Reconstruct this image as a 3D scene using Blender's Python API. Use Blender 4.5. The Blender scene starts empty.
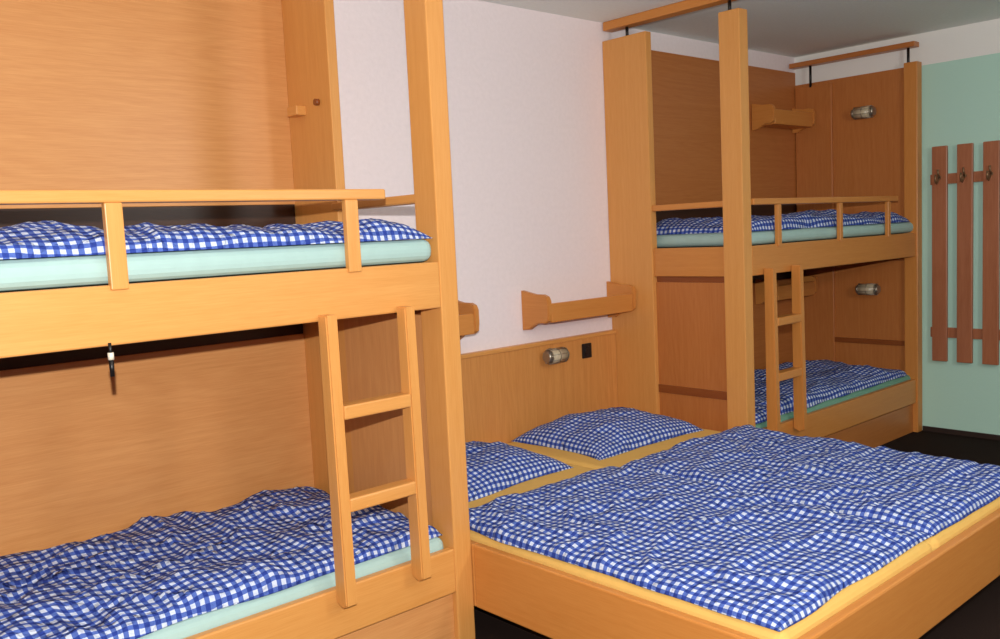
import bpy, bmesh, math, random
from mathutils import Vector, Matrix, noise
random.seed(3)
ZO=-0.18
sc=bpy.context.scene
def lin(c):
    return tuple(((v/255)/12.92 if v/255<=0.04045 else ((v/255+0.055)/1.055)**2.4) for v in c)+(1.0,)
# ---------------- materials
def newmat(name,rough=0.5,spec=0.5):
    m=bpy.data.materials.new(name); m.use_nodes=True
    nt=m.node_tree; b=nt.nodes['Principled BSDF']
    b.inputs['Roughness'].default_value=rough
    b.inputs['Specular IOR Level'].default_value=spec
    return m,nt,b
def wood(name,axis,ca,cb,rough=0.36,figure=0.12):
    m,nt,b=newmat(name,rough,0.4)
    N=nt.nodes; L=nt.links
    tc=N.new('ShaderNodeTexCoord')
    def mp(al,ac):
        q=N.new('ShaderNodeMapping'); s=[ac]*3; s[axis]=al
        q.inputs['Scale'].default_value=s; L.new(tc.outputs['Object'],q.inputs['Vector']); return q
    m1=mp(1.6,70); n1=N.new('ShaderNodeTexNoise'); n1.inputs['Scale'].default_value=1; n1.inputs['Detail'].default_value=5; n1.inputs['Distortion'].default_value=0.2
    L.new(m1.outputs[0],n1.inputs['Vector'])
    m2=mp(14,330); n2=N.new('ShaderNodeTexNoise'); n2.inputs['Scale'].default_value=1; n2.inputs['Detail'].default_value=2
    L.new(m2.outputs[0],n2.inputs['Vector'])
    m3=mp(0.8,6); n3=N.new('ShaderNodeTexNoise'); n3.inputs['Scale'].default_value=1.0; n3.inputs['Detail'].default_value=1
    L.new(m3.outputs[0],n3.inputs['Vector'])
    mul=N.new('ShaderNodeMath'); mul.operation='MULTIPLY'; mul.inputs[1].default_value=26; L.new(n3.outputs[0],mul.inputs[0])
    fr=N.new('ShaderNodeMath'); fr.operation='PINGPONG'; fr.inputs[1].default_value=1; L.new(mul.outputs[0],fr.inputs[0])
    a=N.new('ShaderNodeMath'); a.operation='MULTIPLY'; a.inputs[1].default_value=figure; L.new(fr.outputs[0],a.inputs[0])
    s1=N.new('ShaderNodeMath'); s1.operation='MULTIPLY_ADD'; s1.inputs[1].default_value=0.5; L.new(n1.outputs[0],s1.inputs[0]); L.new(a.outputs[0],s1.inputs[2])
    s2=N.new('ShaderNodeMath'); s2.operation='MULTIPLY_ADD'; s2.inputs[1].default_value=0.6; L.new(n2.outputs[0],s2.inputs[0]); L.new(s1.outputs[0],s2.inputs[2])
    r=N.new('ShaderNodeValToRGB'); e=r.color_ramp.elements
    e[0].position=0.25; e[0].color=lin(ca); e[1].position=0.98; e[1].color=lin(cb)
    L.new(s2.outputs[0],r.inputs[0]); L.new(r.outputs[0],b.inputs['Base Color'])
    bp=N.new('ShaderNodeBump'); bp.inputs['Strength'].default_value=0.05; bp.inputs['Distance'].default_value=0.002
    L.new(n2.outputs[0],bp.inputs['Height']); L.new(bp.outputs[0],b.inputs['Normal'])
    return m
wL=[wood('beech_%s'%'xyz'[i],i,(210,142,70),(226,164,94),figure=.05) for i in range(3)]
wP=[wood('veneer_%s'%'xyz'[i],i,(200,134,76),(222,162,102),figure=0.12) for i in range(3)]
wH=[wood('headboard_veneer_%s'%'xyz'[i],i,(196,126,62),(220,156,88),figure=0.14) for i in range(3)]
wM=[wood('amber_beech_%s'%'xyz'[i],i,(198,124,56),(214,146,76),figure=.06) for i in range(3)]  # on the right bunk its darker tone paints in flash falloff
wD=[wood('falloff_veneer_%s'%'xyz'[i],i,(176,102,48),(196,126,68),figure=0.12) for i in range(3)]  # right bunk veneer, darkened to paint in flash falloff
wR=wood('strip_brown',1,(128,64,26),(150,84,40))
wShade=wood('painted_shade',0,(48,26,16),(66,38,22))  # near-black colour painting in shadow on the bunk backs
wRack=wood('rack_wood',2,(156,92,60),(182,118,84))
def plain(name,c,rough=0.6,spec=0.4,metal=0,bump=0,bs=200):
    m,nt,b=newmat(name,rough,spec); N=nt.nodes;L=nt.links
    b.inputs['Metallic'].default_value=metal
    tc=N.new('ShaderNodeTexCoord'); n=N.new('ShaderNodeTexNoise'); n.inputs['Scale'].default_value=bs; n.inputs['Detail'].default_value=4
    L.new(tc.outputs['Object'],n.inputs['Vector'])
    mx=N.new('ShaderNodeMixRGB'); mx.inputs[1].default_value=lin(c); mx.inputs[2].default_value=lin(tuple(max(0,v*0.95) for v in c))
    L.new(n.outputs[0],mx.inputs[0]); L.new(mx.outputs[0],b.inputs['Base Color'])
    if bump:
        bp=N.new('ShaderNodeBump'); bp.inputs['Strength'].default_value=bump; bp.inputs['Distance'].default_value=0.004
        L.new(n.outputs[0],bp.inputs['Height']); L.new(bp.outputs[0],b.inputs['Normal'])
    return m
mWall=plain('white_plaster',(248,237,240),0.9,0.1,bump=0.18,bs=50)
mOff=plain('tan_plaster',(150,124,100),0.9,0.1,bump=0.18,bs=50)
mCeil=plain('ceiling_paint',(244,250,246),0.9,0.1,bump=0.1,bs=60)
mFloor=plain('dark_carpet',(40,28,24),0.95,0.1,bump=0.5,bs=300)
mBase=plain('dark_baseboard',(48,32,26),0.6)
mYel=plain('yellow_sheet',(230,186,104),0.85,0.1,bump=0.3,bs=25)
mMint=plain('mint_sheet',(172,202,198),0.85,0.1,bump=0.3,bs=25)
mGreen=plain('green_sheet',(120,168,148),0.85,0.1,bump=0.3,bs=25)
mBlk=plain('black_plastic',(22,20,20),0.4)
mMetal=plain('brushed_metal',(165,155,140),0.35,metal=0.8)
mHook=plain('aged_brass',(150,120,90),0.4,metal=0.7)
mGlass=plain('frosted_lamp',(205,190,160),0.25,0.6)
mCream=plain('cream_plastic',(235,225,205),0.4)
mEnd,nt,b=newmat('mint_wall_paint',0.9,0.1); N=nt.nodes;L=nt.links
g=N.new('ShaderNodeNewGeometry'); sx=N.new('ShaderNodeSeparateXYZ'); L.new(g.outputs['Position'],sx.inputs[0])
gt=N.new('ShaderNodeMath'); gt.operation='GREATER_THAN'; gt.inputs[1].default_value=2.36+ZO; L.new(sx.outputs[2],gt.inputs[0])
mx=N.new('ShaderNodeMixRGB'); mx.inputs[1].default_value=lin((188,226,212)); mx.inputs[2].default_value=lin((240,240,236))
L.new(gt.outputs[0],mx.inputs[0]); L.new(mx.outputs[0],b.inputs['Base Color'])
n=N.new('ShaderNodeTexNoise'); n.inputs['Scale'].default_value=60; L.new(g.outputs['Position'],n.inputs['Vector'])
bp=N.new('ShaderNodeBump'); bp.inputs['Strength'].default_value=0.2; bp.inputs['Distance'].default_value=0.004
L.new(n.outputs[0],bp.inputs['Height']); L.new(bp.outputs[0],b.inputs['Normal'])
def gingham(name,white,mid,dark,p=0.028):
    m,nt,b=newmat(name,0.85,0.1); N=nt.nodes;L=nt.links
    uv=N.new('ShaderNodeUVMap'); s=N.new('ShaderNodeSeparateXYZ'); L.new(uv.outputs[0],s.inputs[0])
    outs=[]
    for i in (0,1):
        d=N.new('ShaderNodeMath'); d.operation='DIVIDE'; d.inputs[1].default_value=p; L.new(s.outputs[i],d.inputs[0])
        f=N.new('ShaderNodeMath'); f.operation='FRACT'; L.new(d.outputs[0],f.inputs[0])
        q=N.new('ShaderNodeMath'); q.operation='GREATER_THAN'; q.inputs[1].default_value=0.5; L.new(f.outputs[0],q.inputs[0]); outs.append(q)
    ad=N.new('ShaderNodeMath'); ad.operation='ADD'; L.new(outs[0].outputs[0],ad.inputs[0]); L.new(outs[1].outputs[0],ad.inputs[1])
    h=N.new('ShaderNodeMath'); h.operation='MULTIPLY'; h.inputs[1].default_value=0.5; L.new(ad.outputs[0],h.inputs[0])
    r=N.new('ShaderNodeValToRGB'); r.color_ramp.interpolation='CONSTANT'
    e=r.color_ramp.elements; e[0].position=0; e[0].color=lin(white); e[1].position=0.25; e[1].color=lin(mid)
    e3=e.new(0.75); e3.color=lin(dark)
    L.new(h.outputs[0],r.inputs[0]); L.new(r.outputs[0],b.inputs['Base Color'])
    tc=N.new('ShaderNodeTexNoise'); tc.inputs['Scale'].default_value=20; tc.inputs['Detail'].default_value=3; tc.inputs['Distortion'].default_value=.8
    L.new(uv.outputs[0],tc.inputs['Vector'])
    bp=N.new('ShaderNodeBump'); bp.inputs['Strength'].default_value=0.9; bp.inputs['Distance'].default_value=0.03
    L.new(tc.outputs[0],bp.inputs['Height']); L.new(bp.outputs[0],b.inputs['Normal'])
    return m
mG=gingham('blue_gingham',(204,214,236),(84,108,184),(46,66,148))
# ---------------- geometry helpers
def empty(name):
    o=bpy.data.objects.new(name,None); o.empty_display_size=0.1; sc.collection.objects.link(o); return o
def finish(bm,name,mat,parent=None,smooth=False):
    for v in bm.verts: v.co.z+=ZO
    me=bpy.data.meshes.new(name); bm.normal_update(); bm.to_mesh(me); bm.free()
    me.materials.append(mat)
    if smooth:
        for p in me.polygons: p.use_smooth=True
    o=bpy.data.objects.new(name,me); sc.collection.objects.link(o)
    if parent: o.parent=parent
    return o
def box(name,x0,x1,y0,y1,z0,z1,mat,parent=None,bev=0.004,seg=2):
    bm=bmesh.new(); bmesh.ops.create_cube(bm,size=1)
    for v in bm.verts:
        v.co=Vector((x0+(v.co.x+.5)*(x1-x0),y0+(v.co.y+.5)*(y1-y0),z0+(v.co.z+.5)*(z1-z0)))
    if bev: bmesh.ops.bevel(bm,geom=bm.edges[:],offset=bev,segments=seg,affect='EDGES',profile=0.5)
    return finish(bm,name,mat,parent)
def wbox(name,x0,x1,y0,y1,z0,z1,ws,parent=None,bev=0.004):
    d=[x1-x0,y1-y0,z1-z0]; return box(name,x0,x1,y0,y1,z0,z1,ws[d.index(max(d))],parent,bev)
def prism_x(name,pts,x0,x1,mat,parent=None,bev=0.004):
    bm=bmesh.new()
    a=[bm.verts.new((x0,p[0],p[1])) for p in pts]; c=[bm.verts.new((x1,p[0],p[1])) for p in pts]
    bm.faces.new(a); bm.faces.new(c[::-1]); n=len(pts)
    for i in range(n): bm.faces.new((a[i],c[i],c[(i+1)%n],a[(i+1)%n]))
    bmesh.ops.recalc_face_normals(bm,faces=bm.faces[:])
    if bev:
        ed=[e for e in bm.edges if abs(e.verts[0].co.x-e.verts[1].co.x)<1e-6]
        bmesh.ops.bevel(bm,geom=ed,offset=bev,segments=2,affect='EDGES')
    return finish(bm,name,mat,parent)
def cyl(name,p0,p1,r0,r1,mat,parent=None,seg=24):
    bm=bmesh.new(); p0=Vector(p0);p1=Vector(p1); d=p1-p0
    M=Matrix.Translation((p0+p1)/2)@d.to_track_quat('Z','Y').to_matrix().to_4x4()
    bmesh.ops.create_cone(bm,cap_ends=True,segments=seg,radius1=r0,radius2=r1,depth=d.length,matrix=M)
    o=finish(bm,name,mat,parent)
    for p in o.data.polygons: p.use_smooth=len(p.vertices)==4
    return o
def tube(name,pts,r,mat,parent=None,seg=10):
    bm=bmesh.new(); rings=[]
    P=[Vector(p) for p in pts]
    for i,p in enumerate(P):
        t=(P[min(i+1,len(P)-1)]-P[max(i-1,0)]).normalized()
        a=t.cross(Vector((0,1,0.01))).normalized() if abs(t.y)<.99 else Vector((1,0,0)); c=t.cross(a)
        rings.append([bm.verts.new(p+(a*math.cos(k*2*math.pi/seg)+c*math.sin(k*2*math.pi/seg))*r) for k in range(seg)])
    for i in range(len(rings)-1):
        for k in range(seg):
            bm.faces.new((rings[i][k],rings[i][(k+1)%seg],rings[i+1][(k+1)%seg],rings[i+1][k]))
    bm.faces.new(rings[0][::-1]); bm.faces.new(rings[-1])
    bmesh.ops.recalc_face_normals(bm,faces=bm.faces[:])
    return finish(bm,name,mat,parent,True)
def cushion(name,x0,x1,y0,y1,z,th,mat,p=14,rot=0,seed=0,big=0.012,small=0.006,step=0.012,pinch=0,edge=0.012,ridge=0.008,hfun=None):
    cx,cy=(x0+x1)/2,(y0+y1)/2; hx,hy=(x1-x0)/2,(y1-y0)/2
    nx=int((x1-x0)/step)+2; ny=int((y1-y0)/step)+2
    bm=bmesh.new(); uvl=bm.loops.layers.uv.new('UVMap'); cr,sr=math.cos(rot),math.sin(rot)
    def smp(i,n):
        t=-1+2*i/(n-1); return 0.5*t+0.5*math.sin(t*math.pi/2)
    top=[];bot=[];uvs={}
    for i in range(nx):
        rt=[];rb=[]
        for j in range(ny):
            u=smp(i,nx); v=smp(j,ny)
            fx=max(0,1-abs(u)**p)**0.5; fy=max(0,1-abs(v)**p)**0.5; h=fx*fy
            X=u*hx*(1-pinch*(1-v*v)); Y=v*hy*(1-pinch*(1-u*u))
            q=Vector((X+seed*7.3,Y+seed*3.1,seed*1.7))
            X2=X+edge*noise.noise(q*5)*1.5*abs(u)**3; Y2=Y+edge*noise.noise(q*5+Vector((9,9,9)))*1.5*abs(v)**3
            w=big*noise.noise(q*4)*1.6+small*noise.noise(q*13)*1.6
            rd=ridge*(max(0,1-abs(noise.noise(Vector((q.x*3.5+noise.noise(q*2)*2,q.y*6,q.z))))*5))
            rd+=ridge*.5*(max(0,1-abs(noise.noise(Vector((q.x*9,q.y*5+noise.noise(q*3)*2,q.z+4))))*5))
            zz=th*h+(w+rd)*h
            if hfun: zz+=hfun(u,v)*h
            zz=max(zz,0.002)
            wx=cx+X2*cr-Y2*sr; wy=cy+X2*sr+Y2*cr
            a=bm.verts.new((wx,wy,z+zz)); rt.append(a)
            uvs[a]=(X2+math.copysign(th*0.8*(1-fx),u)+w*0.5, Y2+math.copysign(th*0.8*(1-fy),v)+w*0.5)
            c=bm.verts.new((wx,wy,z)); rb.append(c); uvs[c]=uvs[a]
        top.append(rt);bot.append(rb)
    for i in range(nx-1):
        for j in range(ny-1):
            bm.faces.new((top[i][j],top[i+1][j],top[i+1][j+1],top[i][j+1]))
            bm.faces.new((bot[i][j],bot[i][j+1],bot[i+1][j+1],bot[i+1][j]))
    for i in range(nx-1):
        bm.faces.new((top[i][0],bot[i][0],bot[i+1][0],top[i+1][0])); bm.faces.new((top[i][-1],top[i+1][-1],bot[i+1][-1],bot[i][-1]))
    for j in range(ny-1):
        bm.faces.new((top[0][j],top[0][j+1],bot[0][j+1],bot[0][j])); bm.faces.new((top[-1][j],bot[-1][j],bot[-1][j+1],top[-1][j+1]))
    for f in bm.faces:
        for l in f.loops: l[uvl].uv=uvs[l.vert]
    return finish(bm,name,mat,None,True)
# ---------------- room
YW=3.12; XE=5.50; XL=-1.3; YR=-1.6; ZF=0.18; ZC=2.545
box('floor',XL-.1,XE+.1,YR-.1,YW+.1,ZF-.1,ZF,mFloor,bev=0)
box('ceiling',XL-.1,XE+.1,YR-.1,YW+.1,ZC,ZC+.1,mCeil,bev=0)
box('wall_back',XL-.1,XE+.1,YW,YW+.1,ZF,ZC,mWall,bev=0)
box('wall_right',XE,XE+.1,YR,YW,ZF,ZC,mEnd,bev=0)
box('wall_left',XL-.1,XL,YR,YW,ZF,ZC,mOff,bev=0)
box('wall_front',XL-.1,XE+.1,YR-.1,YR,ZF,ZC,mOff,bev=0)
box('baseboard_right',XE-.012,XE,YR,2.30,ZF,ZF+.03,mBase,bev=0.002)
# ---------------- bunk beds
def bunk(x0,x1,yf,zb0,zb1,open_right,W,WB,PW,stile):
    e=empty('bunk_bed'); yb=YW-0.002; T=0.07; top=2.45
    if open_right: xo0,xo1=x1-T,x1; xi0,xi1=x0+.03,x1-T; sx0,sx1=x1-.04,x1; bp0,bp1=xi0,sx0
    else: xo0,xo1=x0,x0+T; xi0,xi1=x0+T,x1-.03; sx0,sx1=x0,x0+.045; bp0,bp1=sx1,xi1
    wbox('post',xo0,xo1,yf,yf+.11,ZF,top,W,e)
    wbox('wall_stile',sx0,sx1,yb-stile,yb,ZF,top,W,e)
    px0,px1=(xo0+.025,xo1-.02)
    box('end_panel',px0,px1,yf+.11,yb-stile,ZF,zb0-.03,PW[2],e,.002)
    box('end_gap',px0+.008,px1-.008,yf+.11,yb-stile,zb0-.03,zb0,wR,e,.0)
    if not open_right: box('end_strip',px0-.006,px1+.006,yf+.11,yb-stile,.655,.695,wR,e,.002)
    box('end_board',xo0+.012,xo1-.012,yf+.11,yb-stile,zb0,zb1,WB[1],e,.004)
    box('end_rail',xo0+.01,xo1-.01,yf+.10,yb-stile+.01,zb1+.185,zb1+.215,WB[1],e,.006)
    if open_right: cx0,cx1=x0,x0+.03
    else: cx0,cx1=x1-.03,x1
    box('far_panel',cx0,cx1,yf+.02,yb,ZF,2.36 if not open_right else top,PW[2],e,.002)
    s=1 if open_right else -1
    def rng(a,b_): 
        base=cx1 if open_right else cx0
        lo,hi=sorted((base+s*a,base+s*b_)); return lo,hi
    a,b_=rng(-.03,.035); wbox('far_post',a,b_,yf-.01,yf+.07,ZF,2.38,WB,e)
    a,b_=rng(0,.018); wbox('far_stile',a,b_,yb-.28,yb-.03,ZF,2.34,PW,e)
    a,b_=rng(0,.012); box('far_strip',a,b_,yf+.07,yb-.28,.70,.73,wR,e,.002)
    a,b_=rng(0,.012); box('far_strip_top',a,b_,yf+.07,yb-.28,1.22,1.25,wR,e,.002)
    lo=zb0-.13; hi=zb1+.225
    box('back_panel_low',bp0,bp1,yb-.025,yb,.35,lo,PW[0],e,.002)
    box('back_shade_low',bp0,bp1,yb-.018,yb,lo,zb0,wShade,e,.0)  # strip colouring in the shadow below the upper front board
    box('back_shade_high',bp0,bp1,yb-.018,yb,zb0+.005,hi,wShade,e,.0)  # strip colouring in the shadow behind the guard rail
    box('back_panel_high',bp0,bp1,yb-.025,yb,hi,2.44,PW[0],e,.002)
    for nm,a,c in (('upper',zb0,zb1),('lower',.362,.506)):
        box('front_board_'+nm,xi0,xi1,yf,yf+.03,a,c,WB[0],e,.005)
        box('bed_base_'+nm,xi0,xi1,yf+.03,yb-.025,a,a+.02,PW[0],e,0)
    box('plinth',xi0,xi1,yf+.02,yf+.04,ZF,.352,PW[0],e,.002)
    return e
def rail(e,xa,xb,yf,z1,zt,posts,W,w=.042):
    box('guard_rail',xa,xb,yf-.008,yf+.045,zt-.03,zt,W[0],e,.005)
    for x in posts: box('guard_post',x-w/2,x+w/2,yf-.010,yf+.012,z1-.012,zt-.03,W[2],e,.003)
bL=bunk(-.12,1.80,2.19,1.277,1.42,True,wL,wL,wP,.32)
rail(bL,-.09,1.54,2.19,1.42,1.643,[.0,.762,1.42],wL)
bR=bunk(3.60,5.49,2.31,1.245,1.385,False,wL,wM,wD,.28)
rail(bR,3.68,5.18,2.31,1.385,1.603,[3.90,4.505,5.06],wM,.03)
def beam(e,x,ys,z0,z1,ztop,rods,W,w=.035):
    box('ceiling_beam',x-w,x+w,ys[0],ys[1],z0,z1,W[1],e,.004)
    for y in rods: cyl('rod',(x,y,ztop-.01),(x,y,z0+.005),.008,.008,mBlk,e,12)
beam(bR,3.635,(2.16,3.11),2.50,ZC-.001,2.45,(2.38,2.98),wM)
beam(bR,5.445,(2.31,3.11),2.465,2.495,2.34,(2.36,2.98),wD)
beam(bL,1.765,(2.04,3.11),2.50,ZC-.001,2.45,(2.25,2.98),wL)
lt=empty('bed_latch'); 
tube('strap',[(.727,2.186,1.285),(.727,2.184,1.27),(.727,2.184,1.255)],.004,mBlk,lt)
cyl('tip',(.727,2.184,1.262),(.727,2.184,1.245),.007,.007,mCream,lt); cyl('bulb',(.727,2.184,1.246),(.727,2.184,1.205),.006,.005,mBlk,lt)
pg=empty('wooden_peg'); box('block',1.72,1.762,2.97,3.04,1.965,2.0,wL[1],pg,.004); cyl('knob',(1.745,2.88,2.0),(1.762,2.88,2.0),.012,.012,wR,pg)
# ---------------- ladders
def ladder(xa,xb,yf,zt,zb,W):
    e=empty('bunk_ladder')
    for x in (xa,xb): 
        prism_x('side_rail',[(yf-.05,zt),(yf-.004,zt),(yf-.004,zb),(yf-.035,zb-.012),(yf-.06,zb)],x-.0185,x+.0185,W[2],e,.004)
    for z in (1.02,.755): box('rung',xa+.0175,xb-.0175,yf-.056,yf-.004,z-.02,z+.02,W[0],e,.005)
    for x in (xa,xb): cyl('hook',(x,yf-.02,zt-.02),(x,yf+.004,zt-.02),.006,.006,mMetal,e,10)
    return e
ladder(1.306,1.573,2.19,1.296,.472,wL)
ladder(3.775,4.02,2.31,1.275,.466,wM)
# ---------------- double bed
db=empty('double_bed')
Y0=1.06
box('side_board',1.803,1.833,Y0+.03,2.185,.29,.50,wM[1],db,.005)
box('side_board_rear',1.803,1.833,2.185,YW-.03,.29,.50,wM[1],db,.005)
box('side_board_right',3.565,3.595,Y0+.03,YW-.03,.29,.50,wM[1],db,.005)
box('foot_board',1.803,3.595,Y0,Y0+.03,.29,.50,wM[0],db,.006)
box('bed_base',1.833,3.565,Y0+.03,YW-.03,.36,.40,wP[0],db,0)
box('plinth',1.95,3.5,Y0+.15,YW-.1,ZF,.36,mBase,db,0)
box('headboard',1.803,3.598,YW-.028,YW-.002,.40,.955,wH[2],db,.004)
box('headboard_cap',1.803,3.598,YW-.036,YW-.001,.945,.965,wL[0],db,.004)
def mattress(x0,x1,y0,y1,z0,z1,mat):
    return box('mattress',x0,x1,y0,y1,z0,z1,mat,None,.03,4)
mattress(1.838,2.698,Y0+.033,YW-.04,.401,.522,mYel)
mattress(2.702,3.560,Y0+.033,YW-.04,.401,.522,mYel)
cushion('duvet',1.845,2.72,1.115,2.40,.523,.03,mG,seed=1,rot=0.0,big=.009,small=.008,ridge=.012)
cushion('duvet',2.73,3.60,1.105,2.36,.523,.032,mG,seed=2,rot=-0.01,big=.009,small=.008,ridge=.012)
cushion('pillow',1.93,2.62,2.50,3.06,.523,.10,mG,p=2.6,seed=3,rot=0.05,pinch=.05,big=.012)
cushion('pillow',2.80,3.52,2.50,3.06,.523,.10,mG,p=2.6,seed=4,rot=-0.02,pinch=.05,big=.012)
# bunk bedding
mattress(-.085,1.727,2.222,3.09,.384,.54,mMint)
mattress(-.085,1.727,2.203,3.09,1.422,1.492,mMint)
mattress(3.675,5.455,2.342,3.09,.384,.53,mGreen)
mattress(3.675,5.455,2.325,3.09,1.387,1.45,mMint)
cushion('duvet',-.05,1.722,2.235,3.06,.541,.045,mG,seed=5,rot=0.01,big=.02,small=.01,ridge=.014)
cushion('duvet',-.05,1.725,2.203,2.85,1.493,.058,mG,seed=6,big=.028,small=.008,ridge=.010,p=8)
cushion('duvet',3.70,5.40,2.35,3.05,.531,.055,mG,seed=7,big=.02,small=.008)
cushion('duvet',3.70,5.42,2.335,3.04,1.451,.06,mG,seed=8,big=.02,small=.008)
# ---------------- shelves
def shelf(xa,xb,yw,zc,W,h=.19,d=.18):
    e=empty('wall_shelf')
    def arm(x0,x1):
        k=h/2
        pts=[(yw,zc+k),(yw,zc-k),(yw-.25*d,zc-.95*k),(yw-.45*d,zc-.72*k),(yw-.62*d,zc-.60*k),(yw-.85*d,zc-.60*k),(yw-.97*d,zc-.45*k),(yw-d,zc-.1*k),(yw-d,zc+.5*k),(yw-.94*d,zc+.72*k),(yw-.8*d,zc+.82*k),(yw-.5*d,zc+.82*k)]
        prism_x('bracket',pts,x0,x1,W[1],e,.004)
    arm(xa,xa+.028); arm(xb-.028,xb)
    box('shelf_board',xa+.028,xb-.028,yw-.9*d,yw-.005,zc-.055,zc-.037,W[0],e,.003)
    box('front_bar',xa+.028,xb-.028,yw-d+.004,yw-d+.024,zc-.055,zc+.035,W[0],e,.005)
    return e
shelf(1.86,2.53,YW,1.125,wM)
shelf(2.95,3.595,YW,1.125,wM)
shelf(4.93,5.43,YW-.03,2.13,wM,.16,.15)
shelf(4.93,5.43,YW-.03,1.06,wM,.16,.15)
# ---------------- lamps
def lamp(p,axis,nrm):
    e=empty('reading_lamp'); p=Vector(p); a=Vector(axis); n=Vector(nrm)
    cyl('base_plate',p-n*.045,p-n*.036,.034,.034,mMetal,e)
    cyl('neck',p-n*.037,p-n*.02,.02,.02,mMetal,e)
    cyl('glass',p-a*.055,p+a*.055,.033,.033,mGlass,e,32)
    for s in (-1,1):
        cyl('cap',p+a*.055*s,p+a*.07*s,.034,.024,mMetal,e,32)
    for t in (-.052,0,.052): cyl('cage_ring',p+a*(t-.0015),p+a*(t+.0015),.0365,.0365,mMetal,e,32)
    up=a.cross(n)
    for k in range(8):
        an=k*math.pi/4+.3; o=(up*math.cos(an)+n*math.sin(an))*.036
        cyl('cage_wire',p-a*.058+o,p+a*.058+o,.0015,.0015,mMetal,e,8)
lamp((3.10,YW-.073,.893),(1,0,0),(0,-1,0))
lamp((2.30,YW-.073,.893),(1,0,0),(0,-1,0))
lamp((5.415,2.62,2.125),(0,1,0),(-1,0,0))
lamp((5.415,2.60,1.045),(0,1,0),(-1,0,0))
so=empty('power_outlet'); box('plate',3.33,3.395,YW-.040,YW-.028,.845,.92,mBlk,so,.004); cyl('recess',(3.3625,YW-.044,.883),(3.3625,YW-.039,.883),.022,.024,mBlk,so)
# ---------------- coat rack
cr_=empty('coat_rack')
ys=[2.19,2.05,1.91,1.77,1.63]
for y in ys: box('slat',XE-.04,XE-.02,y-.043,y+.043,.62,1.88,wRack,cr_,.004)
for z in (1.69,.79): box('cross_rail',XE-.0205,XE-.001,ys[-1]-.07,ys[0]+.06,z-.03,z+.03,wRack,cr_,.003)
for y in ys:
    cyl('hook_plate',(XE-.045,y,1.70),(XE-.039,y,1.70),.012,.012,mHook,cr_)
    tube('hook',[(XE-.042,y,1.70),(XE-.06,y,1.68),(XE-.075,y,1.665),(XE-.09,y,1.67),(XE-.096,y,1.695),(XE-.092,y,1.715)],.006,mHook,cr_)
    tube('hook_small',[(XE-.042,y,1.70),(XE-.055,y,1.72),(XE-.06,y,1.745)],.006,mHook,cr_)
# ---------------- lights
ld=bpy.data.lights.new('flash','SPOT'); ld.energy=320; ld.spot_size=math.radians(125); ld.spot_blend=.3; ld.shadow_soft_size=.012; ld.color=(1,.97,.93)
fl=bpy.data.objects.new('flash',ld); sc.collection.objects.link(fl)
pl=empty('added_fill'); PX,PY,PZ=2.8,-.7,2.12  # unseen pendant, added off camera as fill for the ceiling
cyl('cord',(PX,PY,PZ+.20),(PX,PY,ZC),.005,.005,mBlk,pl,10); cyl('canopy',(PX,PY,ZC-.03),(PX,PY,ZC),.05,.06,mCream,pl); cyl('holder',(PX,PY,PZ+.2),(PX,PY,PZ+.25),.03,.02,mCream,pl)  # unseen fittings added around the fill light
pd=bpy.data.lights.new('fill_light','POINT'); pd.energy=68; pd.shadow_soft_size=.19; pd.color=(1,.97,.92)  # added fill light, brightens ceiling and room
po=bpy.data.objects.new('fill_light',pd); po.location=(PX,PY,PZ+ZO); sc.collection.objects.link(po); 
w=bpy.data.worlds.new('world'); sc.world=w; w.use_nodes=True; w.node_tree.nodes['Background'].inputs[0].default_value=(.5,.5,.5,1); w.node_tree.nodes['Background'].inputs[1].default_value=.3
# ---------------- camera
AL,PI_,RO=math.radians(48),math.radians(5.5),math.radians(2.7)
F=Vector((math.cos(AL)*math.cos(PI_),math.sin(AL)*math.cos(PI_),-math.sin(PI_)))
R0=Vector((math.sin(AL),-math.cos(AL),0)); U0=R0.cross(F)
R=R0*math.cos(RO)-U0*math.sin(RO); U=U0*math.cos(RO)+R0*math.sin(RO)
cam=bpy.data.cameras.new('camera'); cam.sensor_width=36; cam.lens=36*900/1000
co=bpy.data.objects.new('camera',cam); sc.collection.objects.link(co)
C=Vector((0,0,1.5+ZO))
co.matrix_world=Matrix(((R.x,U.x,-F.x,C.x),(R.y,U.y,-F.y,C.y),(R.z,U.z,-F.z,C.z),(0,0,0,1)))
cam.clip_start=.05
sc.camera=co
fl.matrix_world=co.matrix_world.copy(); fl.location=C+Vector((0.0,0,.15))
try:
    sc.view_settings.view_transform='Standard'; sc.view_settings.look='None'
except Exception: pass
